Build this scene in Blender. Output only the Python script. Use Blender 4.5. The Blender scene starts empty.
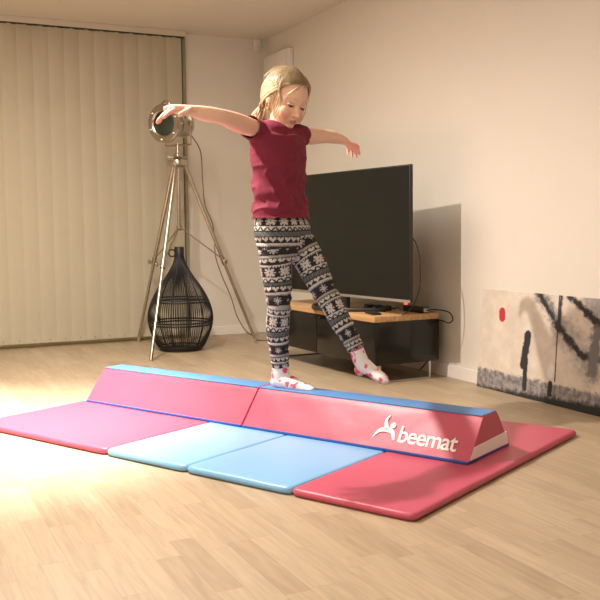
import bpy, bmesh, math, random
from mathutils import Vector, Matrix, noise
import mathutils
random.seed(7)
V = Vector
SC = bpy.context.scene
COL = SC.collection

# ------------------------------------------------------------------ camera, world, lights, exposure
cam_d = bpy.data.cameras.new('camera'); cam = bpy.data.objects.new('camera', cam_d); COL.objects.link(cam)
cam_d.sensor_width = 36.0; cam_d.lens = 888.82 / 600 * 36; cam_d.clip_start = .05; cam_d.clip_end = 60
CR = V((0.99994403, -0.00083721, -0.01054723)); CU = V((0.01058041, 0.0791236, 0.99680866)); CF = V((0, 0.99686446, -0.07912803))
m = Matrix((CR, CU, -CF)).transposed().to_4x4(); m.translation = (0, 0, 0.8903)
cam.matrix_world = m
SC.camera = cam
SC.view_settings.view_transform = 'Standard'; SC.view_settings.look = 'None'
SC.view_settings.gamma = 1; SC.view_settings.use_curve_mapping = False
SC.view_settings.exposure = 0.04
world = bpy.data.worlds.new('world'); SC.world = world; world.use_nodes = True
world.node_tree.nodes['Background'].inputs[0].default_value = (.02, .022, .03, 1)
world.node_tree.nodes['Background'].inputs[1].default_value = 1
def light(name, kind, loc, target, energy, color, **kw):
    d = bpy.data.lights.new(name, kind); o = bpy.data.objects.new(name, d); COL.objects.link(o)
    o.location = loc; o.rotation_euler = (V(target) - V(loc)).to_track_quat('-Z', 'Y').to_euler()
    d.energy = energy; d.color = color
    for k, v_ in kw.items(): setattr(d, k, v_)
    return o
# the strong ceiling lamp over the left end of the mat, shining down
light('ceiling_spot', 'SPOT', (-1.12, 3.80, 2.465), (-1.2, 3.70, 0), 385, (1, .89, .79), spot_size=math.radians(173), spot_blend=.9, shadow_soft_size=.022)
light('ceiling_spot_reflector_beam', 'SPOT', (-1.12, 3.80, 2.465), (-1.55, 3.85, 0), 1350, (1, .90, .80), spot_size=math.radians(64), spot_blend=1.0, shadow_soft_size=.022)
# added fill to lift the ambient level: unseen soft point and overhead disk
light('fill_point', 'POINT', (-.7, 1.3, 1.95), (-.7, 1.3, 0), 70, (1, .895, .79), shadow_soft_size=.3)
light('fill_area', 'AREA', (-1.3, 4.9, 2.44), (-1.3, 4.9, 0), 48, (1, .895, .79), shape='DISK', size=1.6)

# ------------------------------------------------------------------ frames of reference
CORNER = V((-0.27401, 7.73688, 0)); DR = V((0.428744, -0.903426, 0)); DB = V((-0.903426, -0.428744, 0)); UP = V((0, 0, 1))
def R(a, b, z=0): return CORNER + DR * a + DB * b + UP * z      # a along right wall from the corner, b away from it
MO = V((0.33804, 2.62589, 0)); MU = V((-0.796133, 0.605122, 0)); MV = V((0.605122, 0.796133, 0))
def Mt(u, v, z=0): return MO + MU * u + MV * v + UP * z          # the mat's own frame
H = 2.5

# ------------------------------------------------------------------ materials
def nd(nt, t, **kw):
    n = nt.nodes.new(t)
    for k, v_ in kw.items(): setattr(n, k, v_)
    return n
def mat(name, color, rough=.5, metal=0.0, spec=.5, noise_amt=0.0, noise_scale=8.0, bump=0.0, bump_scale=60.0, attr=None, coat=0.0, trans=0.0, emit=None, sss=0.0):
    m = bpy.data.materials.new(name); m.use_nodes = True; nt = m.node_tree; b = nt.nodes['Principled BSDF']
    b.inputs['Roughness'].default_value = rough; b.inputs['Metallic'].default_value = metal
    b.inputs['Specular IOR Level'].default_value = spec
    b.inputs['Coat Weight'].default_value = coat; b.inputs['Transmission Weight'].default_value = trans
    if sss: b.inputs['Subsurface Weight'].default_value = sss; b.inputs['Subsurface Scale'].default_value = .01
    c = (*color, 1)
    b.inputs['Base Color'].default_value = c
    src = None
    tc = nd(nt, 'ShaderNodeTexCoord')
    if attr:
        a = nd(nt, 'ShaderNodeAttribute', attribute_name=attr); src = a.outputs['Color']
    if noise_amt:
        n = nd(nt, 'ShaderNodeTexNoise'); n.inputs['Scale'].default_value = noise_scale; n.inputs['Detail'].default_value = 4
        nt.links.new(tc.outputs['Object'], n.inputs['Vector'])
        r = nd(nt, 'ShaderNodeMapRange'); r.inputs[3].default_value = 1 - noise_amt; r.inputs[4].default_value = 1 + noise_amt
        nt.links.new(n.outputs['Fac'], r.inputs[0])
        mx = nd(nt, 'ShaderNodeVectorMath', operation='SCALE')
        if src: nt.links.new(src, mx.inputs[0])
        else: mx.inputs[0].default_value = color
        nt.links.new(r.outputs[0], mx.inputs['Scale']); src = mx.outputs[0]
    if src: nt.links.new(src, b.inputs['Base Color'])
    if bump:
        n = nd(nt, 'ShaderNodeTexNoise'); n.inputs['Scale'].default_value = bump_scale; n.inputs['Detail'].default_value = 3
        nt.links.new(tc.outputs['Object'], n.inputs['Vector'])
        bp = nd(nt, 'ShaderNodeBump'); bp.inputs['Strength'].default_value = bump; bp.inputs['Distance'].default_value = .01
        nt.links.new(n.outputs['Fac'], bp.inputs['Height']); nt.links.new(bp.outputs[0], b.inputs['Normal'])
    if emit:
        b.inputs['Emission Color'].default_value = (*emit, 1); b.inputs['Emission Strength'].default_value = 3
    return m

M = {}
M['wall'] = mat('painted_wall', (.70, .66, .575), .85, noise_amt=.03, noise_scale=3, bump=.08, bump_scale=220)
M['ceil'] = mat('painted_ceiling', (.70, .655, .57), .9)
M['white_paint'] = mat('white_gloss_paint', (.78, .74, .68), .4)
M['blind'] = mat('blind_fabric', (.84, .775, .60), .85, noise_amt=.03, noise_scale=5, bump=.1, bump_scale=300)
M['rail'] = mat('aluminium_rail', (.55, .52, .47), .35, metal=.6)
M['rail_white'] = mat('painted_rail', (.60, .55, .46), .5)
M['side'] = mat('olive_grey_rail', (.26, .24, .17), .5)
M['dark_gap'] = mat('dark_plastic', (.03, .027, .02), .6)
M['glass_dark'] = mat('night_window_glass', (.035, .035, .03), .06)
M['frame'] = mat('window_frame_paint', (.66, .62, .42), .45)
M['vinyl_red'] = mat('red_vinyl', (.50, .080, .14), .42, spec=.5, noise_amt=.05, noise_scale=4, bump=.12, bump_scale=14)
M['vinyl_blue'] = mat('blue_vinyl', (.20, .45, .74), .33, noise_amt=.04, noise_scale=4, bump=.12, bump_scale=12)
M['vinyl_top_blue'] = mat('blue_suede_vinyl', (.09, .25, .56), .5, noise_amt=.05, noise_scale=9, bump=.05, bump_scale=30)
M['board_blue'] = mat('blue_binding', (.03, .10, .38), .5)
M['print_white'] = mat('white_print', (.90, .88, .85), .5)
M['piping'] = mat('red_piping', (.55, .03, .07), .45)
M['under'] = mat('dark_underside', (.03, .03, .035), .7)
M['black'] = mat('black_plastic', (.012, .012, .012), .45)
M['screen'] = mat('tv_screen_glass', (.007, .0075, .006), .36, spec=.3)
M['silver'] = mat('silver_trim', (.42, .40, .37), .35, metal=.7)
M['gloss_black'] = mat('black_glass_front', (.007, .006, .005), .2, spec=.4)
M['metal'] = mat('polished_nickel', (.50, .455, .38), .2, metal=1.0)
M['steel'] = mat('brushed_steel', (.55, .52, .48), .35, metal=.9)
M['cord'] = mat('grey_brown_cord', (.10, .08, .065), .6)
M['black_cord'] = mat('black_cord', (.012, .012, .012), .5)
M['wire'] = mat('black_lacquered_wire', (.006, .0055, .005), .5)
M['lens'] = mat('dark_green_lens', (.012, .022, .015), .05, spec=.8)
M['led'] = mat('red_led', (.6, .02, .02), .4, emit=(1, .05, .03))
M['skin'] = mat('skin', (.8, .5, .4), .5, attr='tint', sss=.12, spec=.35)
M['hair'] = mat('blond_hair', (.62, .45, .24), .42, attr='tint', spec=.5)
M['shirt'] = mat('maroon_cotton', (.165, .009, .032), .85, noise_amt=.08, noise_scale=25, bump=.12, bump_scale=260)
M['leg'] = mat('knit_leggings', (.5, .5, .5), .9, attr='tint', bump=.15, bump_scale=300)
M['sock'] = mat('printed_sock', (.8, .8, .8), .85, attr='tint', bump=.12, bump_scale=300)
M['eye'] = mat('eye', (.9, .88, .85), .2, attr='tint')

def wood_floor():
    m = bpy.data.materials.new('oak_parquet'); m.use_nodes = True; nt = m.node_tree; b = nt.nodes['Principled BSDF']; L = nt.links.new
    geo = nd(nt, 'ShaderNodeNewGeometry'); mp = nd(nt, 'ShaderNodeMapping'); mp.vector_type = 'POINT'
    mp.inputs['Rotation'].default_value = (0, 0, -math.atan2(DR.y, DR.x))
    L(geo.outputs['Position'], mp.inputs['Vector'])
    def brick(off, w, h, freq, c1, c2, mort):
        br = nd(nt, 'ShaderNodeTexBrick'); br.offset = off; br.offset_frequency = freq; br.squash = 1
        br.inputs['Scale'].default_value = 1; br.inputs['Brick Width'].default_value = w; br.inputs['Row Height'].default_value = h
        br.inputs['Mortar Size'].default_value = mort; br.inputs['Mortar Smooth'].default_value = .1
        br.inputs['Color1'].default_value = (*c1, 1); br.inputs['Color2'].default_value = (*c2, 1); br.inputs['Mortar'].default_value = (.2, .13, .07, 1)
        L(mp.outputs[0], br.inputs['Vector']); return br
    # white noise per stave: row index and staggered stave index
    sx = nd(nt, 'ShaderNodeSeparateXYZ'); L(mp.outputs[0], sx.inputs[0])
    def mth(op, a, bb=None, c=None):
        n = nd(nt, 'ShaderNodeMath', operation=op)
        for i, x in enumerate((a, bb, c)):
            if x is None: continue
            if isinstance(x, (int, float)): n.inputs[i].default_value = x
            else: L(x, n.inputs[i])
        return n.outputs[0]
    rowf = mth('DIVIDE', sx.outputs['Y'], .072); row = mth('FLOOR', rowf)
    wn = nd(nt, 'ShaderNodeTexWhiteNoise', noise_dimensions='1D'); L(row, wn.inputs['W'])
    xs = mth('ADD', mth('DIVIDE', sx.outputs['X'], .40), mth('MULTIPLY', wn.outputs['Value'], 7.3)); colx = mth('FLOOR', xs)
    cmb = nd(nt, 'ShaderNodeCombineXYZ'); L(row, cmb.inputs[0]); L(colx, cmb.inputs[1])
    w2 = nd(nt, 'ShaderNodeTexWhiteNoise', noise_dimensions='2D'); L(cmb.outputs[0], w2.inputs['Vector'])
    ramp = nd(nt, 'ShaderNodeValToRGB'); L(w2.outputs['Value'], ramp.inputs[0])
    e = ramp.color_ramp.elements; e[0].position = 0; e[0].color = FLOOR_A; e[1].position = 1; e[1].color = FLOOR_B
    k = e.new(.3); k.color = tuple(FLOOR_A[i] * .55 + FLOOR_B[i] * .45 for i in range(3)) + (1,)
    # grain stretched along each stave
    gm = nd(nt, 'ShaderNodeMapping'); gm.inputs['Scale'].default_value = (2.2, 26, 1); L(mp.outputs[0], gm.inputs['Vector'])
    ad = nd(nt, 'ShaderNodeVectorMath', operation='ADD'); L(gm.outputs[0], ad.inputs[0])
    sc = nd(nt, 'ShaderNodeVectorMath', operation='SCALE'); L(w2.outputs['Color'], sc.inputs[0]); sc.inputs['Scale'].default_value = 40; L(sc.outputs[0], ad.inputs[1])
    n1 = nd(nt, 'ShaderNodeTexNoise'); n1.inputs['Scale'].default_value = 1.6; n1.inputs['Detail'].default_value = 6; n1.inputs['Distortion'].default_value = 1.2; L(ad.outputs[0], n1.inputs['Vector'])
    mr = nd(nt, 'ShaderNodeMapRange'); mr.inputs[1].default_value = .3; mr.inputs[2].default_value = .7; mr.inputs[3].default_value = .86; mr.inputs[4].default_value = 1.1; L(n1.outputs['Fac'], mr.inputs[0])
    fx = mth('FRACT', xs); fy = mth('FRACT', rowf)
    ex = mth('LESS_THAN', mth('MINIMUM', fx, mth('SUBTRACT', 1, fx)), .004); ey = mth('LESS_THAN', mth('MINIMUM', fy, mth('SUBTRACT', 1, fy)), .015)
    seam = mth('SUBTRACT', 1, mth('MULTIPLY', mth('MAXIMUM', ex, ey), .13))
    tot = mth('MULTIPLY', mr.outputs[0], seam)
    mul = nd(nt, 'ShaderNodeVectorMath', operation='SCALE'); L(ramp.outputs['Color'], mul.inputs[0]); L(tot, mul.inputs['Scale'])
    L(mul.outputs[0], b.inputs['Base Color'])
    b.inputs['Roughness'].default_value = .42; b.inputs['Specular IOR Level'].default_value = .45
    return m
FLOOR_A = (.375, .285, .185, 1); FLOOR_B = (.45, .355, .24, 1)
M['floor'] = wood_floor()

# ------------------------------------------------------------------ helpers
def tag(o, label=None, cat=None, group=None, kind=None):
    if label: o['label'] = label
    if cat: o['category'] = cat
    if group: o['group'] = group
    if kind: o['kind'] = kind
    return o
def empty(name, loc, label=None, cat=None, group=None):
    o = bpy.data.objects.new(name, None); COL.objects.link(o); o.location = loc; o.empty_display_size = .1
    return tag(o, label, cat, group)
def link(name, bm, material, parent=None, smooth=True, auto=None):
    me = bpy.data.meshes.new(name)
    bmesh.ops.recalc_face_normals(bm, faces=bm.faces[:])
    bm.to_mesh(me); bm.free()
    if material: me.materials.append(material)
    for p in me.polygons: p.use_smooth = smooth
    if smooth and auto is not None:
        me.set_sharp_from_angle(angle=math.radians(auto))
    o = bpy.data.objects.new(name, me); COL.objects.link(o)
    if parent:
        # geometry is built in world coordinates: move into the parent's frame
        o.parent = parent
        root = parent; off = V((0, 0, 0))
        while root: off += root.location; root = root.parent
        me.transform(Matrix.Translation(-off))
    return o
def frame(o, d1, d2, d3):
    return Matrix((d1, d2, d3)).transposed().to_4x4()
def add_box(bm, o, ex, ey, ez, bevel=0, seg=2):
    """box from corner o spanned by vectors ex, ey, ez"""
    o, ex, ey, ez = V(o), V(ex), V(ey), V(ez)
    tmp = bmesh.new()
    vs = [tmp.verts.new(o + ex * i + ey * j + ez * k) for i in (0, 1) for j in (0, 1) for k in (0, 1)]
    for f in ((0, 1, 3, 2), (4, 6, 7, 5), (0, 4, 5, 1), (2, 3, 7, 6), (0, 2, 6, 4), (1, 5, 7, 3)): tmp.faces.new([vs[i] for i in f])
    bmesh.ops.recalc_face_normals(tmp, faces=tmp.faces[:])
    if bevel: bmesh.ops.bevel(tmp, geom=tmp.edges[:] + tmp.verts[:], offset=bevel, segments=seg, profile=.5, affect='EDGES')
    merge(bm, tmp)
def merge(bm, tmp):
    mp_ = {}
    for v in tmp.verts: mp_[v] = bm.verts.new(v.co)
    for f in tmp.faces:
        try: bm.faces.new([mp_[v] for v in f.verts])
        except ValueError: pass
    tmp.free()
def catmull(pts, n):
    P = [V(p) if len(p) == 3 else V(p) for p in pts]; out = []
    for i in range(len(P) - 1):
        p0 = P[max(i - 1, 0)]; p1 = P[i]; p2 = P[i + 1]; p3 = P[min(i + 2, len(P) - 1)]
        for k in range(n):
            t = k / n
            out.append(.5 * ((2 * p1) + (p2 - p0) * t + (2 * p0 - 5 * p1 + 4 * p2 - p3) * t * t + (3 * p1 - p0 - 3 * p2 + p3) * t ** 3))
    out.append(P[-1]); return out
def tube(bm, pts, r, seg=8, ref=None, cap='round', smooth=0, ratio=1.0):
    """sweep a round (or elliptic: ratio = second / first radius) section along pts; r scalar or list of scalars / pairs"""
    pts = [V(p) for p in pts]
    rs = r if isinstance(r, (list, tuple)) else [r] * len(pts)
    rs = [(q if isinstance(q, (list, tuple)) else (q, q * ratio)) for q in rs]
    if smooth:
        rr = [V((q[0], q[1], 0)) for q in rs]
        pts2 = catmull(pts, smooth); rs2 = catmull(rr, smooth); pts, rs = pts2, [(max(q.x, 1e-4), max(q.y, 1e-4)) for q in rs2]
    n = len(pts)
    tang = []
    for i in range(n):
        a = pts[max(i - 1, 0)]; b_ = pts[min(i + 1, n - 1)]; tang.append((b_ - a).normalized())
    rf = V(ref) if ref else (V((0, 0, 1)) if abs(tang[0].z) < .9 else V((1, 0, 0)))
    rings = []; side = None
    def ring(c, s, t_, ra, rb):
        return [bm.verts.new(c + s * math.cos(2 * math.pi * k / seg) * ra + t_ * math.sin(2 * math.pi * k / seg) * rb) for k in range(seg)]
    frames = []
    for i in range(n):
        t = tang[i]
        if ref or side is None: s = rf - t * rf.dot(t)
        else: s = side - t * side.dot(t)
        s.normalize(); side = s; frames.append((s, t.cross(s)))
    def add(i, shift, k):
        s, u_ = frames[i]; rings.append(ring(pts[i] + tang[i] * shift, s, u_, rs[i][0] * k, rs[i][1] * k))
    if cap == 'round':
        for a in (80, 55, 28): add(0, -min(rs[0]) * math.sin(math.radians(a)), math.cos(math.radians(a)))
    for i in range(n): add(i, 0, 1)
    if cap == 'round':
        for a in (28, 55, 80): add(n - 1, min(rs[-1]) * math.sin(math.radians(a)), math.cos(math.radians(a)))
    for a, b_ in zip(rings, rings[1:]):
        for k in range(seg): bm.faces.new((a[k], a[(k + 1) % seg], b_[(k + 1) % seg], b_[k]))
    if cap:
        bm.faces.new(rings[0][::-1]); bm.faces.new(rings[-1])
def lathe(bm, profile, origin, axis=(0, 0, 1), seg=32):
    """profile: list of (radius, height along axis)"""
    axis = V(axis).normalized(); s = axis.orthogonal().normalized(); t = axis.cross(s); o = V(origin); rings = []
    for r, h in profile:
        rings.append([bm.verts.new(o + axis * h + (s * math.cos(2 * math.pi * k / seg) + t * math.sin(2 * math.pi * k / seg)) * max(r, 1e-4)) for k in range(seg)])
    for a, b_ in zip(rings, rings[1:]):
        for k in range(seg): bm.faces.new((a[k], a[(k + 1) % seg], b_[(k + 1) % seg], b_[k]))
    bm.faces.new(rings[0][::-1]); bm.faces.new(rings[-1])
def ellipsoid(bm, c, r, mat3=None, seg=20, rings=12):
    mx = Matrix.Translation(V(c)) @ (mat3.to_4x4() if mat3 else Matrix.Identity(4)) @ Matrix.Diagonal((*r, 1))
    bmesh.ops.create_uvsphere(bm, u_segments=seg, v_segments=rings, radius=1, matrix=mx)
def ring_tube(bm, c, axis, r, rr, seg=28, sseg=8):
    axis = V(axis).normalized(); s = axis.orthogonal().normalized(); t = axis.cross(s); rings = []
    for k in range(seg):
        a = 2 * math.pi * k / seg; d = s * math.cos(a) + t * math.sin(a)
        rings.append([bm.verts.new(V(c) + d * (r + rr * math.cos(2 * math.pi * j / sseg)) + axis * rr * math.sin(2 * math.pi * j / sseg)) for j in range(sseg)])
    for k in range(seg):
        a, b_ = rings[k], rings[(k + 1) % seg]
        for j in range(sseg): bm.faces.new((a[j], a[(j + 1) % sseg], b_[(j + 1) % sseg], b_[j]))
def remeshed(bm, voxel, smooth=4, factor=.5):
    """union of overlapping closed shapes in bm -> one continuous bmesh"""
    bmesh.ops.recalc_face_normals(bm, faces=bm.faces[:])
    me = bpy.data.meshes.new('tmp'); bm.to_mesh(me); bm.free()
    o = bpy.data.objects.new('tmp', me); COL.objects.link(o)
    r = o.modifiers.new('r', 'REMESH'); r.mode = 'VOXEL'; r.voxel_size = voxel
    if smooth:
        s = o.modifiers.new('s', 'SMOOTH'); s.factor = factor; s.iterations = smooth
    dg = bpy.context.evaluated_depsgraph_get(); dg.update()
    me2 = bpy.data.meshes.new_from_object(o.evaluated_get(dg))
    out = bmesh.new(); out.from_mesh(me2)
    bpy.data.objects.remove(o); bpy.data.meshes.remove(me); bpy.data.meshes.remove(me2)
    return out
def tint(o, fn):
    """per-point colour attribute 'tint' computed from world-space rest coordinates"""
    me = o.data; at_ = me.color_attributes.new('tint', 'FLOAT_COLOR', 'POINT')
    off = V((0, 0, 0)); r = o.parent
    while r: off += r.location; r = r.parent
    buf = []
    for v in me.vertices:
        c = fn(v.co + off, v.normal); buf += [c[0], c[1], c[2], 1.0]
    at_.data.foreach_set('color', buf)
def prism(bm, poly, o, ex, ey, ez, depth):
    """extrude 2-D polygon (x,y) in frame (ex,ey) by depth along ez"""
    f = [bm.verts.new(V(o) + V(ex) * x + V(ey) * y + V(ez) * depth) for x, y in poly]
    b = [bm.verts.new(V(o) + V(ex) * x + V(ey) * y) for x, y in poly]
    bm.faces.new(f); bm.faces.new(b[::-1]); n = len(poly)
    for i in range(n): bm.faces.new((f[i], b[i], b[(i + 1) % n], f[(i + 1) % n]))

# ------------------------------------------------------------------ room shell
A_END = 9.6; B_END = 5.2        # room size along / away from the right wall
def shell(name, o, ex, ey, ez, m, kind='structure', bevel=0):
    bm = bmesh.new(); add_box(bm, o, ex, ey, ez, bevel); return tag(link(name, bm, m, smooth=False), kind=kind)
shell('floor', R(-.2, -.2, -.1), DR * (A_END + .4), DB * (B_END + .4), UP * .1, M['floor'])
shell('ceiling', R(-.2, -.2, H), DR * (A_END + .4), DB * (B_END + .4), UP * .1, M['ceil'])
shell('wall_right', R(-.2, -.2, 0), DR * (A_END + .4), DB * .2, UP * H, M['wall'])
shell('wall_left', R(-.2, B_END, 0), DR * (A_END + .4), DB * .2, UP * H, M['wall'])
shell('wall_front', R(A_END, 0, 0), DR * .2, DB * B_END, UP * H, M['wall'])
# back wall with the window opening behind the blind
W0, W1, WT = .80, 4.6, 2.42
bm = bmesh.new()
add_box(bm, R(-.2, 0, 0), DR * .2, DB * W0, UP * H)
add_box(bm, R(-.2, W1, 0), DR * .2, DB * (B_END - W1), UP * H)
add_box(bm, R(-.2, W0, WT), DR * .2, DB * (W1 - W0), UP * (H - WT))
tag(link('wall_back', bm, M['wall'], smooth=False), kind='structure')
win = empty('window_1', R(-.08, (W0 + W1) / 2, 0)); win['kind'] = 'structure'
bm = bmesh.new()
add_box(bm, R(-.12, W0, 0), DR * .08, DB * .06, UP * WT); add_box(bm, R(-.12, W1 - .06, 0), DR * .08, DB * .06, UP * WT)
add_box(bm, R(-.12, W0 + .06, 0), DR * .08, DB * (W1 - W0 - .12), UP * .06); add_box(bm, R(-.12, W0 + .06, WT - .06), DR * .08, DB * (W1 - W0 - .12), UP * .06)
add_box(bm, R(-.12, (W0 + W1) / 2 - .04, .06), DR * .08, DB * .08, UP * (WT - .12))
link('window_frame', bm, M['frame'], win, smooth=False)
bm = bmesh.new(); add_box(bm, R(-.09, W0 + .06, .06), DR * .02, DB * ((W1 - W0) / 2 - .1), UP * (WT - .12)); link('pane', bm, M['glass_dark'], win, smooth=False)
bm = bmesh.new(); add_box(bm, R(-.09, (W0 + W1) / 2 + .04, .06), DR * .02, DB * ((W1 - W0) / 2 - .1), UP * (WT - .12)); link('pane', bm, M['glass_dark'], win, smooth=False)
shell('baseboard_right', R(.0, 0, 0), DR * A_END, DB * .014, UP * .075, M['white_paint'], bevel=.003)
shell('baseboard_back', R(0, .014, 0), DR * .014, DB * (W0 - .02), UP * .075, M['white_paint'], bevel=.003)
shell('baseboard_left', R(0, B_END - .014, 0), DR * A_END, DB * .014, UP * .075, M['white_paint'], bevel=.003)
shell('baseboard_front', R(A_END - .014, .014, 0), DR * .014, DB * (B_END - .028), UP * .075, M['white_paint'], bevel=.003)

# ------------------------------------------------------------------ vertical blind
BL = empty('vertical_blind', R(.06, 2.6, H), 'closed cream vertical slat blind covering the whole window from ceiling to floor', 'blind')
BR = .745; BE = 4.7
bm = bmesh.new(); add_box(bm, R(.035, BR - .01, H - .045), DR * .06, DB * (BE - BR), UP * .045, .004); link('headrail', bm, M['rail_white'], BL, smooth=False)
sl = None; SP = .1165
n = int((BE - BR - .1) / SP)
for i in range(n):
    bc = BR + .088 + i * SP
    ang = math.radians(6.0 + 1.2 * math.sin(i * 2.1))
    d1 = DB * math.cos(ang) + DR * math.sin(ang); nrm = UP.cross(d1).normalized()
    bm = bmesh.new(); w = .127; k = 8; top = H - .056; bot = .035
    rows = [bot, bot + .03, .6, 1.2, 1.8, top]
    grid = []
    for j, z in enumerate(rows):
        g = []
        for q in range(k + 1):
            x = (q / k - .5) * w; bow = .0015 * (1 - (2 * q / k - 1) ** 2)
            sw = .004 * math.sin(z * 1.3 + i)
            g.append(bm.verts.new(R(.065, bc, z) + d1 * x + nrm * (bow) + DB * sw * (1 - z / H)))
        grid.append(g)
    for a, b_ in zip(grid, grid[1:]):
        for q in range(k): bm.faces.new((a[q], a[q + 1], b_[q + 1], b_[q]))
    r_ = bmesh.ops.solidify(bm, geom=bm.faces[:], thickness=.0012)
    s_ = link('slat', bm, M['blind'], BL, smooth=False)
    bm = bmesh.new(); add_box(bm, R(.061, bc - .012, top - .002), DR * .008, DB * .024, UP * .022)
    link('hanger', bm, M['white_paint'], s_, smooth=False)
    bm = bmesh.new(); add_box(bm, R(.070, bc - .004, bot + .018), DR * .006, DB * .008, UP * .012)
    link('chain_clip', bm, M['rail'], s_, smooth=False)
bm = bmesh.new(); add_box(bm, R(.045, BR, H - .053), DR * .035, DB * (BE - BR - .03), UP * .008); link('track_slot', bm, M['dark_gap'], BL, smooth=False)
# slim side post at the right end of the blind
bm = bmesh.new(); add_box(bm, R(.0, BR - .022, .0), DR * .03, DB * .026, UP * (H - .045), .003); link('side_rail', bm, M['side'], BL, smooth=False)

# ------------------------------------------------------------------ small things on the walls
t = empty('motion_sensor', R(0, .085, 2.45), 'small white rectangular sensor high on the back wall beside the corner', 'sensor')
bm = bmesh.new(); add_box(bm, R(0, .055, 2.395), DR * .035, DB * .062, UP * .105, .008, 3); link('housing', bm, M['white_paint'], t, auto=40)
bm = bmesh.new(); add_box(bm, R(.034, .064, 2.405), DR * .004, DB * .044, UP * .04, .002); link('sensor_window', bm, M['wall'], t, auto=40)
t = empty('wall_cabinet', R(.33, 0, 2.1), 'flat white box mounted high on the right wall near the corner', 'cabinet')
bm = bmesh.new(); add_box(bm, R(.10, 0, 1.97), DR * .47, DB * .055, UP * .365, .006, 2); link('housing', bm, M['white_paint'], t, auto=40)
bm = bmesh.new(); add_box(bm, R(.11, .056, 1.98), DR * .45, DB * .012, UP * .345, .004, 2); link('front_cover', bm, M['white_paint'], t, auto=40)

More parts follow.
